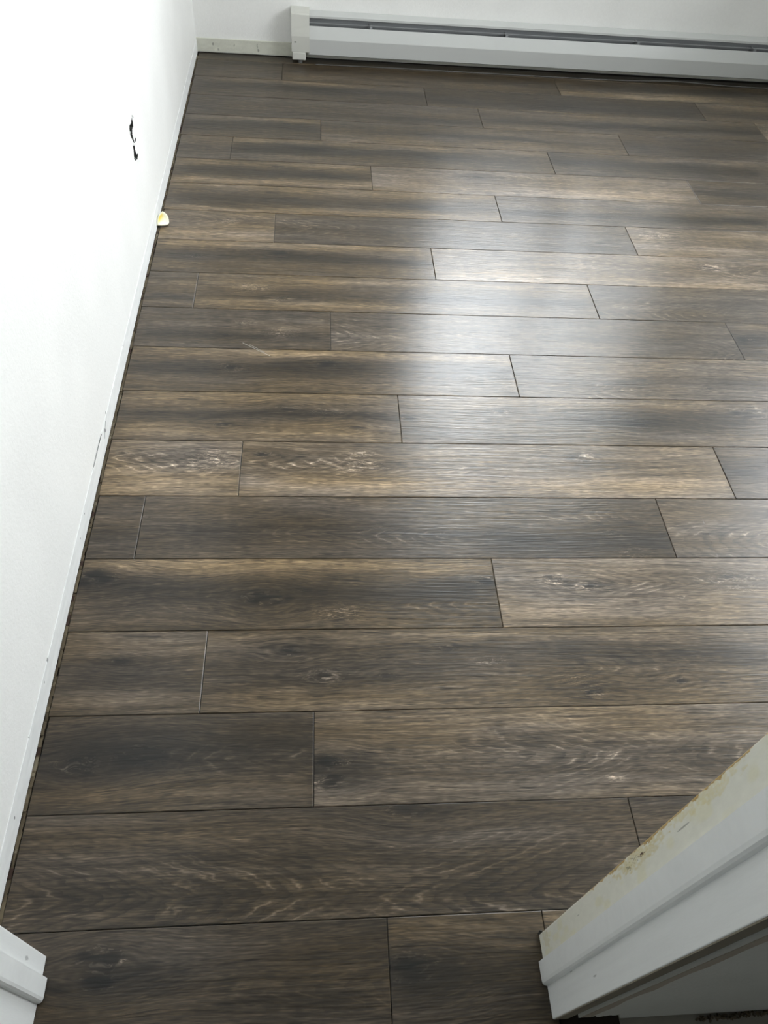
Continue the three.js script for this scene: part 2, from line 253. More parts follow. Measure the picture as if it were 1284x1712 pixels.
// embossed grain, shared: ridges run along the plank
const grainBumps = [0, 1, 2].map((k) => painted(1024, 256, (i, j) => {
  const x = i / 1024 * 6.82, y = j / 256 + (vn(x * 0.6 + k * 31, j / 190) - 0.5) * 0.1;
  const a = vn(x * 2.2 + k * 17, y * 46), b = vn(x * 5 + k * 7, y * 100 + 3), c = vn(x * 0.8 + k * 5, y * 14);
  return 0.5 + 0.5 * (a - 0.5) + 0.45 * (b - 0.5) + 0.35 * (c - 0.5);
}, false));

function plankGeometry(u0, u1, v0, v1, cutLeft, t0 = 0, t1 = 1) {  // box with small bevels, top at y = 0; uv runs over the top
  const g = 0.0013, top = 0, low = -0.0008, bot = -0.007, bv = 0.0012;
  const x0 = u0 * W + (cutLeft ? 0 : g / 2), x1 = u1 * W - g / 2, z0 = v0 * W + g / 2, z1 = v1 * W - g / 2;
  const P = [], UV = [], I = [];
  const ring = (ins, y) => [[x0 + ins, y, z0 + ins], [x1 - ins, y, z0 + ins], [x1 - ins, y, z1 - ins], [x0 + ins, y, z1 - ins]];
  const quad = (a, b, c, d) => { const n = P.length / 3; for (const q of [a, b, c, d]) { P.push(...q); UV.push((q[0] / W - u0) / (u1 - u0), t0 + (q[2] / W - v0) / (v1 - v0) * (t1 - t0)); } I.push(n, n + 2, n + 1, n, n + 3, n + 2); };
  const A = ring(bv, top), B = ring(0, low), C = ring(0, bot);
  quad(A[0], A[1], A[2], A[3]);
  for (let k = 0; k < 4; k++) { const l = (k + 1) % 4; quad(B[k], B[l], A[l], A[k]); quad(C[k], C[l], B[l], B[k]); }
  quad(C[3], C[2], C[1], C[0]);
  const geo = new THREE.BufferGeometry();
  geo.setAttribute('position', new THREE.Float32BufferAttribute(P, 3));
  geo.setAttribute('uv', new THREE.Float32BufferAttribute(UV, 2));
  geo.setIndex(I); geo.computeVertexNormals();
  return geo;
}
const floor = struct(group('floor'), 'dark grey-brown wood-look plank floor with staggered end joints', 'floor');
const subfloorMaterial = new THREE.MeshStandardMaterial({ name: 'subfloor', color: new THREE.Color().setRGB(0.035, 0.027, 0.02), roughness: 1 });
mesh('subfloor', box(-3.3 * W, 13.2 * W, -0.05, -0.0071, -1.2 * W, 20.0 * W), subfloorMaterial, floor);
const URIGHT = 12.2;
const wallU = (v) => -2.93 + TURN * (v + 0.42);
const FLOORGLOSS = { roughness: 0.29, anisotropy: 0.6, anisotropyRotation: Math.PI / 2, bumpScale: 0.00045, specularIntensity: 0.9 };
const planks = [];
for (let row = -1; row <= 18; row++) {
  let from = wallU(row + 0.5) + 0.052 + 0.012 * (rnd() - 0.5), n = 0;
  for (const c of [...JOINTS[row], URIGHT]) {
    if (c <= from + 0.02) continue;
    planks.push({ key: row + '_' + n, row, u0: from, u1: Math.min(c, URIGHT), v0: row < 0 ? -0.40 : row, v1: row + 1, cut: n === 0, t0: row < 0 ? 0.6 : 0, t1: 1 });
    from = c; n++;
    if (from >= URIGHT) break;
  }
}
planks.push({ key: '19_0', row: 19, u0: wallU(19) + 0.05, u1: 0.665, v0: 19, v1: 20, cut: true, t0: 0, t1: 1 }, { key: '19_1', row: 19, u0: 0.665, u1: 2.10, v0: 19, v1: 20, t0: 0, t1: 1 });
planks.push({ key: '19_2', row: 19, u0: 2.10, u1: 7.48, v0: 19, v1: 19.3, t0: 0, t1: 0.3 }, { key: '19_3', row: 19, u0: 7.48, u1: URIGHT, v0: 19, v1: 19.3, t0: 0, t1: 0.3 });
const prints = {};
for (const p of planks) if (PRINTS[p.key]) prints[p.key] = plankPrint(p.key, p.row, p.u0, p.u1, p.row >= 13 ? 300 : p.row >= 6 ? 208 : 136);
planks.forEach((p, n) => {
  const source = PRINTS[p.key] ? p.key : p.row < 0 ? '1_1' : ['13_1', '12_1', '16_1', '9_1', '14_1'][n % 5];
  const bump = grainBumps[n % 3].clone();
  bump.repeat.set((p.u1 - p.u0) / 6.82, 1); bump.offset.set(((n * 0.37) % 1) * (1 - (p.u1 - p.u0) / 6.83), 0); bump.needsUpdate = true;
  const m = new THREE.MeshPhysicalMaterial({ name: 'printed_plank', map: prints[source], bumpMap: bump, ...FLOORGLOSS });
  mesh('plank', plankGeometry(p.u0, p.u1, p.v0, p.v1, p.cut, p.t0, p.t1), m, floor);
});

// ---------------------------------------------------------------- the room
const rect = (x0, x1, y0, y1) => [[x0, y0], [x1, y0], [x1, y1], [x0, y1]];
const wallAt = (o) => { o.position.copy(CORNER); o.rotation.y = TURN; return o; };

// left wall: plaster sheet with a torn gouge, its hole sides and core coloured near-black for shade; local x-y of the sheet is (z, y) of the room
{
  const gouges = [
    [[1.5184, 0.3772], [1.5163, 0.3616], [1.5225, 0.3532], [1.5377, 0.355], [1.5496, 0.3455], [1.5465, 0.3341], [1.5361, 0.3141], [1.5509, 0.3236], [1.5641, 0.341], [1.5735, 0.354], [1.5732, 0.371], [1.5627, 0.376], [1.5424, 0.3719]],
    [[1.569, 0.3232], [1.5463, 0.3132], [1.5475, 0.3016], [1.5435, 0.2868], [1.5253, 0.2793], [1.5216, 0.2749], [1.5395, 0.2718], [1.5634, 0.2782], [1.5788, 0.2909], [1.5743, 0.3016], [1.567, 0.3109]],
    [[1.5228, 0.3283], [1.5156, 0.3161], [1.5246, 0.3126], [1.5311, 0.3182]],
  ];
  const ragged = (pts) => {
    const out = [];
    pts.forEach(([x, y], i) => {
      const [x2, y2] = pts[(i + 1) % pts.length], n = Math.max(2, Math.round(Math.hypot(x2 - x, y2 - y) / 0.003));
      for (let k = 0; k < n; k++) out.push([x + (x2 - x) * k / n + (k ? (rnd() - 0.5) * 0.0022 : 0), y + (y2 - y) * k / n + (k ? (rnd() - 0.5) * 0.0022 : 0)]);
    });
    return out;
  };
  const g = sheet(rect(-0.12, 3.62, 0, ROOM.h), gouges.map(ragged), 0.013);
  g.rotateY(Math.PI / 2);               // its face now looks along +x; local x has become -z
  g.applyMatrix4(new THREE.Matrix4().makeScale(1, 1, -1));
  const q = g.attributes.position.array;
  for (let i = 0; i < q.length; i += 9) for (let k = 0; k < 3; k++) { const t = q[i + 3 + k]; q[i + 3 + k] = q[i + 6 + k]; q[i + 6 + k] = t; }
  g.computeVertexNormals();
  const w = struct(wallAt(mesh('wall_left', metric(g), [M.wall, M.hole], scene)), 'bright white painted wall with a torn dark gouge', 'wall');
  mesh('wall_core', box(-0.15, -0.075, 0, ROOM.h, -0.12, 3.62), M.hole, w);
  // torn flaps of paint and paper round the gouge
  const flap = new THREE.MeshStandardMaterial({ name: 'torn_paper', color: new THREE.Color().setRGB(0.86, 0.87, 0.86), roughness: 0.9, side: THREE.DoubleSide });
  const flaps = [];
  for (const [z, y, s, a] of [[1.512, 0.378, 0.007, 0.5], [1.541, 0.336, 0.004, -0.8], [1.553, 0.3215, 0.007, 1.2], [1.528, 0.286, 0.004, -0.4], [1.572, 0.289, 0.006, 0.9], [1.545, 0.268, 0.007, 1.5], [1.575, 0.362, 0.006, 2.6]]) {
    const f = new THREE.CylinderGeometry(s * 0.2, s * 0.55, 0.0012, 7); f.scale(1, 1, 1.7); f.rotateX(a); f.rotateZ(Math.PI / 2 + 0.5 * (rnd() - 0.5)); f.rotateX(a); f.translate(0.0014, y, z);
    flaps.push(f);
  }
  mesh('torn_paper', mergeGeometries(flaps), flap, w).userData.label = 'torn white paper edges of the gouge';
}
// back wall with its window opening
{
  const w = sheet(rect(-0.15, ROOM.x + 0.15, 0, ROOM.h), [rect(WIN1.x0, WIN1.x1, WIN1.y0, WIN1.y1)], 0.14);
  struct(wallAt(mesh('wall_back', metric(w), M.wall, scene)), 'white painted wall behind the baseboard heater', 'wall');
}
{
  const g = sheet(rect(-0.15, 3.65, 0, ROOM.h), [rect(WIN2.z0, WIN2.z1, WIN2.y0, WIN2.y1)], 0.14);
  g.rotateY(-Math.PI / 2); g.translate(ROOM.x, 0, 0);
  struct(wallAt(mesh('wall_right', metric(g), M.wall, scene)), 'white painted wall with a side window', 'wall');
}
struct(wallAt(mesh('ceiling', box(-0.8, ROOM.x + 0.6, ROOM.h, ROOM.h + 0.1, -0.15, 5.6), M.ceiling, scene)), 'white flat ceiling over the room', 'ceiling');

// windows: frame, two sashes, panes, sill
function windowUnit(name, w, h, label, bays = 1, screened = true) {
  const g = new THREE.Group(); g.name = name; scene.add(g);
  struct(g, label, 'window');
  const f = 0.045, d0 = -0.13, d1 = -0.03;
  mesh('window_frame', mergeGeometries([box(-w / 2, -w / 2 + f, 0, h, d0, d1), box(w / 2 - f, w / 2, 0, h, d0, d1), box(-w / 2 + f, w / 2 - f, 0, f, d0, d1), box(-w / 2 + f, w / 2 - f, h - f, h, d0, d1)]), M.trim, g);
  const inner = w - 2 * f, mull = 0.05, bay = (inner - mull * (bays - 1)) / bays;
  for (let n = 0; n < bays; n++) {
    const mx = -inner / 2 + bay / 2 + n * (bay + mull), x = bay / 2;
    if (n) mesh('mullion', box(mx - x - mull, mx - x, f, h - f, d0, d1), M.trim, g);
    for (const k of [0, 1]) {
      const y0 = k ? h / 2 - 0.012 : f, y1 = k ? h - f : h / 2 + 0.012, z = k ? -0.10 : -0.065, s = 0.032;
      const sash = mesh('sash', mergeGeometries([box(mx - x, mx - x + s, y0, y1, z - 0.014, z + 0.014), box(mx + x - s, mx + x, y0, y1, z - 0.014, z + 0.014), box(mx - x + s, mx + x - s, y0, y0 + s, z - 0.014, z + 0.014), box(mx - x + s, mx + x - s, y1 - s, y1, z - 0.014, z + 0.014)]), M.trim, g);
      const pane = new THREE.PlaneGeometry(2 * x - 2 * s, y1 - y0 - 2 * s); pane.translate(mx, (y0 + y1) / 2, z);
      mesh('pane', pane, M.glass, sash);
      if (!k && screened) { const net = new THREE.PlaneGeometry(2 * x, y1 - y0); net.translate(mx, (y0 + y1) / 2, -0.118); mesh('added_dimming_screen', net, M.screen, g); }  // added net, dims the glare from the lower sash
    }
  }
  mesh('window_sill', rbox(-w / 2 - 0.04, w / 2 + 0.04, -0.022, 0, -0.03, 0.035, 0.004), M.trim, g);
  return g;
}
{
  const a = windowUnit('window_1', WIN1.x1 - WIN1.x0, WIN1.y1 - WIN1.y0, 'white two-bay double-hung window above the baseboard heater', 2);
  a.position.copy(toWorld((WIN1.x0 + WIN1.x1) / 2, WIN1.y0, 0)); a.rotation.y = TURN;
  const b = windowUnit('window_2', WIN2.z1 - WIN2.z0, WIN2.y1 - WIN2.y0, 'white double-hung window in the right wall', 1, false);
  b.position.copy(toWorld(ROOM.x, WIN2.y0, (WIN2.z0 + WIN2.z1) / 2)); b.rotation.y = TURN - Math.PI / 2;
}

{ // an unseen sheer curtain on its rod, added to dim the right bay
  const curtain = group('added_sheer_curtain', true), P = [], I = [], x0 = 2.0, x1 = WIN1.x1 + 0.05, n = 120, y0 = WIN1.y0 - 0.10, y1 = WIN1.y1 + 0.02;
  thing(curtain, 'added unseen sheer curtain that dims the right half of the window', 'curtain');
  for (let i = 0; i <= n; i++) for (let k = 0; k <= 6; k++) P.push(x0 + (x1 - x0) * i / n, y0 + (y1 - y0) * k / 6, 0.075 + 0.018 * Math.sin(i * 0.62) * (1 - 0.3 * k / 6) + 0.006 * Math.sin(i * 0.23 + k * 0.3));
  for (let i = 0; i < n; i++) for (let k = 0; k < 6; k++) { const a = i * 7 + k; I.push(a, a + 7, a + 1, a + 1, a + 7, a + 8); }
  const g = new THREE.BufferGeometry(); g.setAttribute('position', new THREE.Float32BufferAttribute(P, 3)); g.setIndex(I); g.computeVertexNormals();
  mesh('cloth', g, M.sheer, curtain);
  const rod = new THREE.CylinderGeometry(0.008, 0.008, WIN1.x1 - WIN1.x0 + 0.16, 12); rod.rotateZ(Math.PI / 2); rod.translate((WIN1.x0 + WIN1.x1) / 2, WIN1.y1 + 0.03, 0.075);
  mesh('rod', rod, M.steel, curtain);
  for (const x of [WIN1.x0 - 0.05, WIN1.x1 + 0.05]) mesh('rod_bracket', box(x - 0.006, x + 0.006, WIN1.y1 + 0.024, WIN1.y1 + 0.036, 0, 0.07), M.steel, curtain);
}

// strips low on the walls where the old base trim sat: bare, with scabs of filler and nail marks
function stripTexture(tint, w, h, marks) {
  return painted(w, h, (i, j) => {
    const x = i / w, y = j / h;
    let n = 1 + 0.10 * (vn(i / 22, j / 8 + 30) - 0.5) + 0.05 * (vn(i / 5, j / 4) - 0.5), c = [tint[0] * n, tint[1] * n, tint[2] * n];
    for (const [mx, my, rx, ry, dark] of marks) {
      const e = ((x - mx) / rx) ** 2 + ((y - my) / ry) ** 2 + (vn(i / 2.5, j / 2.5) - 0.5) * 1.4;
      if (e < 0.8) c = c.map((q) => q * dark);
    }
    return c;
  });
}
{
  const len = ROOM.x, h = 0.057;
  const backMarks = [[0.030, 0.20, 0.0024, 0.10, 1.12], [0.026, 0.62, 0.0016, 0.10, 0.55], [0.060, 0.62, 0.0012, 0.10, 0.6], [0.097, 0.62, 0.0012, 0.22, 0.6], [0.0985, 0.32, 0.0016, 0.12, 0.5], [0.034, 0.26, 0.0012, 0.1, 0.6]];
  const backMat = new THREE.MeshStandardMaterial({ name: 'bare_base_strip', map: stripTexture([0.60, 0.60, 0.52], 2048, 48, backMarks), roughness: 0.7, bumpMap: peel, bumpScale: 0.0004 });
  const g = rbox(0.001, len, 0.003, h, 0, 0.006, 0.0016);
  const p = g.attributes.position, uv = g.attributes.uv;
  for (let i = 0; i < p.count; i++) uv.setXY(i, p.getX(i) / len, p.getY(i) / h);
  struct(wallAt(mesh('baseboard_back', g, backMat, scene)), 'bare beige strip low on the back wall', 'baseboard');
  const sideMarks = [];
  for (const [z, y, rz, ry] of [[2.400, 0.035, 0.016, 0.25], [2.43, 0.052, 0.004, 0.1], [2.66, 0.04, 0.004, 0.12], [2.72, 0.03, 0.003, 0.12], [3.02, 0.05, 0.008, 0.16], [3.06, 0.04, 0.004, 0.1], [1.2, 0.03, 0.003, 0.12], [3.3, 0.03, 0.006, 0.14], [3.17, 0.05, 0.004, 0.14], [2.1, 0.05, 0.004, 0.1], [1.75, 0.04, 0.004, 0.12], [0.25, 0.04, 0.004, 0.12]]) sideMarks.push([z / 3.5, y / 0.055, rz / 3.5 * 0.5, ry * 0.35, 0.3]);
  const sideMat = new THREE.MeshStandardMaterial({ name: 'painted_base_strip', map: stripTexture([0.84, 0.85, 0.84], 2048, 48, sideMarks), roughness: 0.5, bumpMap: peel, bumpScale: 0.0004 });
  const s = rbox(0, 0.0018, 0.001, 0.052, 0.006, 3.50, 0.0008);
  const sp = s.attributes.position, suv = s.attributes.uv;
  for (let i = 0; i < sp.count; i++) suv.setXY(i, sp.getZ(i) / 3.5, sp.getY(i) / 0.055);
  const left = struct(wallAt(mesh('baseboard_left', s, sideMat, scene)), 'low white strip along the foot of the left wall', 'baseboard');
  // cracks in the paint along the strip's upper edge
  const cracks = [];
  for (const [z0, y0, z1, y1, t] of [[2.379, 0.047, 2.419, 0.026, 0.0016], [2.432, 0.053, 2.535, 0.0525, 0.0012], [2.36, 0.060, 2.365, 0.056, 0.001]]) {
    const c = new THREE.BoxGeometry(0.0006, t, Math.hypot(z1 - z0, y1 - y0)); c.rotateX(-Math.atan2(y1 - y0, z1 - z0)); c.translate(0.0017, (y0 + y1) / 2, (z0 + z1) / 2); cracks.push(c);
  }
  mesh('paint_crack', mergeGeometries(cracks), M.hole, left).userData.label = 'dark hairline cracks in the paint';
}
// ragged edge of old flooring and scraps left in the gap between planks and left wall
{
  const earth = [[0.085, 0.066, 0.04], [0.12, 0.096, 0.06], [0.035, 0.018, 0.012], [0.17, 0.145, 0.10]].map((c, i) => new THREE.MeshStandardMaterial({ name: 'scrap_' + i, color: new THREE.Color().setRGB(...c), roughness: 1 }));
  const lots = [[], [], [], []];
  for (let i = 0; i < 420; i++) {
    const v = -0.2 + 19.3 * (i + rnd() * 0.8) / 420, s = 0.008 + 0.03 * rnd(), w = 0.0035 + 0.003 * rnd(), u = wallU(v) + 0.004 + (0.042 - w / W) * rnd() + w / W / 2;
    const b = new THREE.BoxGeometry(w, 0.003, s, 1, 1, 3), q = b.attributes.position;
    for (let k = 0; k < q.count; k++) q.setXYZ(k, q.getX(k) + 0.0012 * (vn(q.getZ(k) * 300 + i * 7, q.getX(k) * 900) - 0.5), q.getY(k) + 0.0016 * (vn(q.getZ(k) * 260 + i * 3, 5) - 0.5), q.getZ(k));
    b.rotateY((rnd() - 0.5) * 0.12); b.translate(u * W, -0.0058 + 0.003 * rnd(), v * W); b.computeVertexNormals();
    lots[Math.floor(rnd() * rnd() * 4)].push(b);
  }
  lots.forEach((l, i) => { if (l.length) mesh('gap_scraps', mergeGeometries(l), earth[i], floor).userData.kind = 'stuff'; });
}

// ---------------------------------------------------------------- baseboard heater on the back wall
{
  const heater = group('baseboard_heater', true);
  thing(heater, 'long white metal baseboard heater along the back wall', 'heater');
  const x0 = (-0.20 + 2.93) * W, x1 = ROOM.x - 0.02, L = x1 - x0, cap0 = (-0.605 + 2.93) * W, cap1 = (-0.175 + 2.93) * W;
  const along = (g, x) => { g.translate(x, 0, 0); return g; };
  mesh('back_panel', along(profile([[0.002, 0.060], [0.005, 0.060], [0.005, 0.182], [0.032, 0.1735], [0.033, 0.1685], [0.0355, 0.1685], [0.0350, 0.1765], [0.002, 0.1875]], L), x0), M.heater, heater);
  mesh('front_cover', along(profile([[0.0475, 0.1385], [0.050, 0.1425], [0.069, 0.101], [0.0705, 0.097], [0.0665, 0.036], [0.058, 0.031], [0.058, 0.033], [0.0645, 0.0375], [0.068, 0.097], [0.067, 0.100]], L), x0), M.heater, heater);
  mesh('damper', along(profile([[0.0220, 0.1462], [0.0400, 0.1522], [0.0402, 0.1529], [0.0220, 0.1470]], L), x0), M.fins, heater);
  mesh('damper_edge', along(profile([[0.0395, 0.1515], [0.0415, 0.1515], [0.0415, 0.1534], [0.0395, 0.1534]], L), x0), M.steel, heater);
  // heating element: copper-cored tube with dark fins
  const core = [];
  const tube = new THREE.CylinderGeometry(0.011, 0.011, L - 0.1, 12); tube.rotateZ(Math.PI / 2); tube.translate(x0 + L / 2, 0.085, 0.033); core.push(tube);
  for (let i = 0; i < 150; i++) core.push(box(x0 + 0.08 + i * (L - 0.14) / 150, x0 + 0.0812 + i * (L - 0.14) / 150, 0.055, 0.115, 0.008, 0.058));
  const element = mesh('heating_element', mergeGeometries(core.map((g) => g.toNonIndexed())), M.fins, heater);
  element.userData.kind = 'stuff';
  mesh('inner_liner', along(profile([[0.0065, 0.040], [0.0085, 0.040], [0.0085, 0.168], [0.0055, 0.168]], L), x0), M.fins, heater);
  for (const x of [0.75, 1.35, 1.95, 2.5]) mesh('bracket', mergeGeometries([box(x, x + 0.004, 0.042, 0.150, 0.009, 0.047), box(x, x + 0.012, 0.118, 0.150, 0.044, 0.047)]), M.fins, heater);
  // end cap
  const cap = along(profile([[0.0005, 0.044], [0.070, 0.044], [0.0735, 0.047], [0.0745, 0.108], [0.0740, 0.111], [0.0600, 0.186], [0.0560, 0.1905], [0.0005, 0.199]], cap1 - cap0), cap0);
  const endCap = mesh('end_cap', cap, M.heaterCap, heater);
  mesh('cap_foot', rbox(cap0 + 0.002, cap1 - 0.016, 0.0135, 0.046, 0.010, 0.0735, 0.004), M.heaterCap, endCap);
  const foot = new THREE.CylinderGeometry(0.010, 0.010, 0.012, 16); foot.translate(cap0 + 0.036, 0.0065, 0.062);
  mesh('foot_bumper', foot, M.wire, endCap);
  mesh('screw_slot', rbox(cap0 + 0.012, cap0 + 0.021, 0.083, 0.087, 0.0735, 0.0748, 0.0005), M.hole, endCap);
}
{
  const pts = [];
  for (let i = 0; i <= 40; i++) {
    const x = 0.52 + i * 0.0535, hump = Math.exp(-(((x - 2.18) / 0.16) ** 2));
    pts.push(new THREE.Vector3(x, 0.0032 + 0.010 * hump, 0.080 + 0.006 * hump + 0.002 * Math.sin(x * 5)));
  }
  const wire = mesh('wire', new THREE.TubeGeometry(new THREE.CatmullRomCurve3(pts), 160, 0.0022, 6), M.wire, scene);
  wallAt(wire); thing(wire, 'thin grey wire lying on the floor along the heater', 'wire');
}

// ---------------------------------------------------------------- doorway: wall, frame, hall
const UL = -2.27, UR = 2.035, VA = 19.20, VB = 19.844, HEAD = 2.03;
{
  const g = sheet([[-3.2 * W, 0], [(UL - 0.11) * W, 0], [(UL - 0.11) * W, HEAD + 0.02], [(UR + 0.11) * W, HEAD + 0.02], [(UR + 0.11) * W, 0], [13 * W, 0], [13 * W, ROOM.h], [-3.2 * W, ROOM.h]], [], (19.79 - 19.225) * W);
  g.translate(0, 0, 19.79 * W);
  const w = struct(mesh('wall_front', metric(g), M.wall, scene), 'wall that holds the bare doorway', 'wall');
  // hall side plaster: stops short of the floor beside the jamb, its lower edge broken
  const edge = [];
  const a = (UR + 0.16) * W, b = 2.62 * W;
  for (let i = 0; i <= 26; i++) { const t = i / 26, x = a + (b - a) * t; edge.push([x, 0.046 * Math.min(1, (1 - t) * 5) * (0.8 + 0.35 * vn(i * 0.9, 4)) + 0.006 * rnd()]); }
  const s = sheet([...edge, [b, 0.001], [13 * W, 0.001], [13 * W, ROOM.h], [a, ROOM.h]], [], 0.0115);
  s.translate(0, 0, 19.862 * W);
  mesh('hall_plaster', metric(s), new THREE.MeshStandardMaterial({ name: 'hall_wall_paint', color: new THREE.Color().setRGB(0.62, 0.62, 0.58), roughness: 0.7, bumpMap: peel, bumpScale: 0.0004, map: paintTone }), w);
  const s2 = sheet(rect(-3.2 * W, (UL - 0.15) * W, 0.001, ROOM.h), [], 0.0115); s2.translate(0, 0, 19.862 * W);
  mesh('hall_plaster', metric(s2), M.wall, w);
  const bare = [], b0 = (UR + 0.165) * W;
  for (let i = 0; i <= 60; i++) bare.push([b0 + (0.06 + 0.03 * vn(i * 0.6, 3) + 0.008 * rnd()) * W, 0.05 + (HEAD - 0.05) * i / 60]);
  const strip = sheet([[b0, 0.052], ...bare, [b0, HEAD]], [], 0.0006); strip.translate(0, 0, 19.862 * W + 0.0007);
  mesh('bare_strip', strip, new THREE.MeshStandardMaterial({ name: 'unpainted_plaster', color: new THREE.Color().setRGB(0.36, 0.31, 0.25), roughness: 0.9 }), w).userData.label = 'unpainted brown band beside the jamb';
  mesh('hollow_edge', box((UR + 0.115) * W, 2.7 * W, 0.0, 0.05, 19.785 * W, 19.79 * W + 0.0012), M.hole, w);  // near-black plate painting the shade behind the broken plaster
}
{
  const door = struct(group('door_1'), 'bare white door frame without door or casing', 'door frame');
  const jambTexture = painted(512, 1024, (i, j) => {       // aged cream paint, blotched and scuffed; i across the strip, j up
    const n = vn(i / 130 + 3, j / 16), m = vn(i / 60, j / 6 + 50), f = vn(i / 16, j / 1.6), g = vn(i / 34 + 9, j / 3.2);
    let c = [0.82, 0.81, 0.715].map((q, k) => q * (1 + 0.06 * (m - 0.5) + 0.03 * (f - 0.5)) * (1 - [0.02, 0.035, 0.13][k] * step(0.5, 0.75, n)));
    const edge = i / 512, y = j / 1024, near = step(0.10, 0.18, y) * (1 - step(0.34, 0.44, y));
    const scar = 0.02 + 0.14 * vn(j / 7, 7) * near * (0.5 + f);
    if (edge < scar * (0.4 + 0.5 * g)) c = [0.46, 0.33, 0.14].map((q) => q * (0.75 + 0.5 * f));
    const stain = step(0.75, 0.25, ((edge - 0.2) / 0.30) ** 2 + ((y - 0.235) / 0.05) ** 2 + (g - 0.5) * 1.3);
    c = c.map((q, k) => q * (1 - stain * [0.10, 0.16, 0.34][k] * (0.5 + f)));
    const stain2 = step(0.7, 0.3, ((edge - 0.15) / 0.24) ** 2 + ((y - 0.33) / 0.05) ** 2 + (g - 0.5) * 1.5);
    c = c.map((q, k) => q * (1 - stain2 * [0.06, 0.10, 0.24][k] * (0.5 + f)));
    const stain3 = step(0.7, 0.3, ((edge - 0.35) / 0.4) ** 2 + ((y - 0.02) / 0.012) ** 2 + (g - 0.5) * 1.2);
    c = c.map((q, k) => q * (1 - stain3 * [0.10, 0.13, 0.24][k]));
    if (((edge - 0.24) / 0.06) ** 2 + ((y - 0.243) / 0.004) ** 2 + (f - 0.5) * 1.4 < 0.6) c = [0.10, 0.06, 0.035];
    if (((edge - 0.26) / 0.14) ** 2 + ((y - 0.226) / 0.012) ** 2 < 1 && f > 0.68) c = c.map((q) => q * 0.5);
    if (((edge - 0.40) / 0.02) ** 2 + ((y - 0.30) / 0.008) ** 2 < 1 || ((edge - 0.42) / 0.012) ** 2 + ((y - 0.11) / 0.003) ** 2 < 1) c = c.map((q) => q * 0.5);
    return c;
  });
  const scuffed = painted(512, 1024, (i, j) => {
    let n = 1 + 0.05 * (vn(i / 40, j / 60) - 0.5) + 0.03 * (vn(i / 4, j / 6) - 0.5);
    for (const [x, y, rx, ry] of [[0.30, 0.07, 0.02, 0.003], [0.15, 0.045, 0.03, 0.004], [0.62, 0.12, 0.02, 0.004], [0.2, 0.3, 0.012, 0.003], [0.7, 0.5, 0.02, 0.003]]) if (((i / 512 - x) / rx) ** 2 + ((j / 1024 - y) / ry) ** 2 + (vn(i / 3, j / 3) - 0.5) < 0.8) n *= 0.6;
    return [0.86 * n, 0.875 * n, 0.865 * n];
  });
  const cream = new THREE.MeshStandardMaterial({ name: 'aged_cream_paint', map: jambTexture, roughness: 0.45 });
  const white = new THREE.MeshStandardMaterial({ name: 'scuffed_white_paint', map: scuffed, roughness: 0.42 });
  const laid = (g, v0, v1) => { const p = g.attributes.position, uv = g.attributes.uv; for (let i = 0; i < p.count; i++) uv.setXY(i, (p.getZ(i) / W - v0) / (v1 - v0), p.getY(i) / 2.03); return g; };
  const foot = 0.0015;
  const stopProfile = (side, face, v0, v1) => {           // a stop with an eased hall-side corner
    const d = 0.042 * W * -side, s = new THREE.Shape();
    const P = [[0, v0], [d, v0 + 0.004], [d, v1 - 0.045], [d * 0.9, v1 - 0.022], [d * 0.62, v1 - 0.008], [0, v1]];
    s.setFromPoints((side > 0 ? P : P.slice().reverse()).map(([x, v]) => new THREE.Vector2(face * W + x, -v * W)));
    const g = new THREE.ExtrudeGeometry(s, { depth: HEAD - foot - 0.01, bevelEnabled: false });
    g.rotateX(-Math.PI / 2); g.translate(0, foot + 0.001, 0);
    return g;
  };
  mesh('jamb', laid(rbox(UR * W, (UR + 0.105) * W, foot, HEAD, VA * W, 19.50 * W, 0.0018), VA, 19.42), cream, door).userData.label = 'aged cream strip of the right jamb';
  mesh('jamb', laid(rbox(UR * W, (UR + 0.105) * W, foot, HEAD, 19.50 * W, VB * W, 0.0018), 19.50, VB), white, door);
  mesh('door_stop', stopProfile(1, UR, 19.408, 19.60), white, door);
  mesh('jamb', laid(rbox((UL - 0.105) * W, UL * W, foot, HEAD, 19.185 * W, 19.813 * W, 0.0018), 19.185, 19.815), white, door);
  mesh('door_stop', stopProfile(-1, UL, 19.345, 19.535), white, door);
  mesh('head_jamb', rbox((UL - 0.105) * W, (UR + 0.105) * W, HEAD, HEAD + 0.019, VA * W, VB * W, 0.0018), white, door);
  const dirty = new THREE.MeshStandardMaterial({ name: 'bare_dirty_edge', color: new THREE.Color().setRGB(0.20, 0.175, 0.135), roughness: 0.9 });
  mesh('jamb_edge', box((UR + 0.006) * W, (UR + 0.112) * W, foot + 0.012, HEAD, VB * W - 0.0005, VB * W + 0.0012), dirty, door).userData.label = 'bare brown edge of the right jamb';
  // nail and splinter left by the removed casing
  const bits = [];
  for (const [u, v, y, s] of [[UR + 0.005, VA - 0.012, 0.012, 0.004], [UR - 0.002, VA - 0.006, 0.006, 0.003]]) { const b = new THREE.DodecahedronGeometry(s, 0); b.scale(0.7, 1.8, 0.7); b.translate(u * W, y, v * W); bits.push(b); }
  mesh('splinter', mergeGeometries(bits), M.hole, door);
}
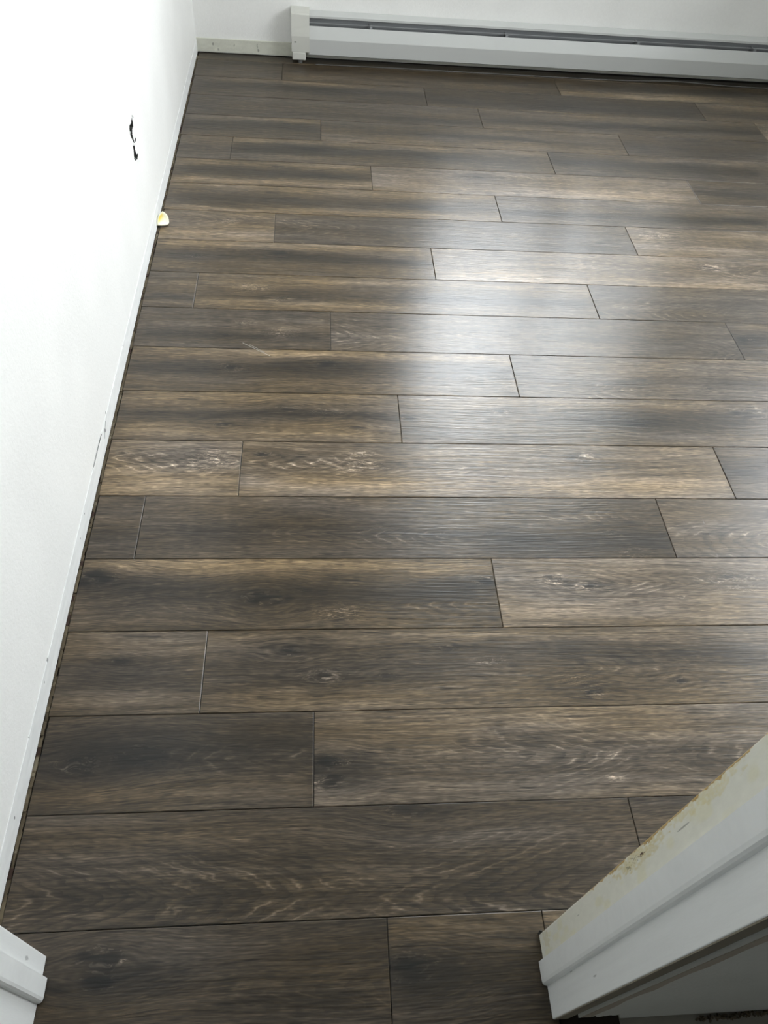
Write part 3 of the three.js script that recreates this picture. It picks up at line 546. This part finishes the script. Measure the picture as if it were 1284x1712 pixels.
// hall behind the camera: floor, walls
{
  const carpet = new THREE.MeshStandardMaterial({ name: 'hall_floor', color: new THREE.Color().setRGB(0.30, 0.28, 0.24), roughness: 1 });
  const g = mergeGeometries([box(-6 * W, 13 * W, -0.05, 0, 20.003 * W, 30 * W), box(2.63 * W, 13 * W, -0.05, -0.001, 19.80 * W, 20.003 * W)]);
  struct(mesh('floor_hall', metric(g), carpet, scene), 'grey hall floor outside the doorway', 'floor');
  struct(mesh('wall_hall', metric(mergeGeometries([box(-6 * W, 13 * W, 0, ROOM.h, 29.4 * W, 30 * W), box(-6.6 * W, -6 * W, 0, ROOM.h, 19.86 * W, 30 * W), box(13 * W, 13.6 * W, 0, ROOM.h, 19.86 * W, 30 * W)])), M.wall, scene), 'white hall walls outside the doorway', 'wall');
  const fuzz = [];
  for (let i = 0; i < 240; i++) {
    const u = 3.30 + 1.9 * rnd(), v = 19.868 + 0.03 * rnd() + 0.03 * clamp((3.9 - u) * 1.2, 0, 1), h = 0.004 + 0.010 * rnd();
    const c = new THREE.ConeGeometry(0.0018, h, 5); c.rotateX((rnd() - 0.5) * 1.2); c.rotateZ((rnd() - 0.5) * 1.2); c.translate(u * W, h * 0.4, v * W); fuzz.push(c);
  }
  const f = mesh('carpet_fringe', mergeGeometries(fuzz), new THREE.MeshStandardMaterial({ name: 'brown_fibre', color: new THREE.Color().setRGB(0.10, 0.075, 0.045), roughness: 1 }), scene);
  f.userData.kind = 'stuff'; f.userData.label = 'frayed brown fibres along the foot of the hall wall'; f.userData.category = 'fibres';
}

// ---------------------------------------------------------------- small things
{ // curved cream scrap leaning on the left wall
  const P = [], C = [], I = [], R = 26, S = 14;
  const outer = (a) => 0.0255 * (1 + 0.07 * Math.cos(2 * a + 0.6) + 0.05 * Math.sin(3 * a));
  const ring = [[0.0, 0.002, 1], [0.25, 0.0025, 1], [0.5, 0.004, 0.8], [0.72, 0.0065, 0.3], [0.86, 0.0085, 0.05], [0.96, 0.009, 0], [1.02, 0.0075, 0], [1.04, 0.004, 0], [0.98, 0.000, 0], [0.8, -0.003, 0], [0.5, -0.005, 0], [0.0, -0.006, 0]];
  for (const [r, h, y] of ring) for (let i = 0; i < R; i++) {
    const a = i / R * Math.PI * 2, q = outer(a) * r;
    const tip = Math.max(0, Math.sin(a)), narrow = 1 - 0.8 * tip * tip;
    P.push(q * Math.cos(a) * narrow * (Math.cos(a) < 0 ? 0.3 : 1.1), h + 0.0008 * Math.sin(5 * a) * r, q * Math.sin(a) * (1.0 + 0.3 * tip));
    const m = step(0.012, 0.0, q * Math.cos(a)) * clamp(y * 1.4 + 0.25 * (vn(i * 0.7, r * 6) - 0.5) * (y > 0.02 ? 1 : 0), 0, 1);
    C.push(0.86 + (0.72 - 0.86) * m, 0.84 + (0.56 - 0.84) * m, 0.66 + (0.10 - 0.66) * m);
  }
  for (let k = 0; k < ring.length - 1; k++) for (let i = 0; i < R; i++) { const a = k * R + i, b = k * R + (i + 1) % R, c = a + R, d = b + R; I.push(a, b, c, b, d, c); }
  const g = new THREE.BufferGeometry();
  g.setAttribute('position', new THREE.Float32BufferAttribute(P, 3)); g.setAttribute('color', new THREE.Float32BufferAttribute(C, 3)); g.setIndex(I); g.computeVertexNormals();
  const m = mesh('foam_scrap', g, new THREE.MeshStandardMaterial({ name: 'cream_foam', vertexColors: true, roughness: 0.6 }), scene);
  m.rotation.set(0.35, -0.25, -0.75, 'YXZ'); m.position.set((wallU(7.5) + 0.052) * W, 0.0185, 7.52 * W);
  thing(m, 'small cream curved scrap with yellow hollow lying against the left wall', 'scrap');
}
{ // pale scratch across two planks
  const A = new THREE.Vector3(), cs = [];
  for (const [u0, v0, u1, v1, t] of [[-1.13, 10.86, -0.70, 11.16, 0.0011], [-1.02, 10.90, -0.78, 11.08, 0.0007]]) {
    const l = Math.hypot(u1 - u0, v1 - v0) * W, b = new THREE.BoxGeometry(l, 0.0003, t); b.rotateY(-Math.atan2(v1 - v0, u1 - u0)); b.translate((u0 + u1) / 2 * W, 0.0001, (v0 + v1) / 2 * W); cs.push(b);
  }
  mesh('scratch', mergeGeometries(cs), new THREE.MeshStandardMaterial({ name: 'scratched_print', color: new THREE.Color().setRGB(0.42, 0.40, 0.36), roughness: 0.7 }), floor).userData.label = 'pale scratch across the planks';
}
renderer.render(scene, camera);
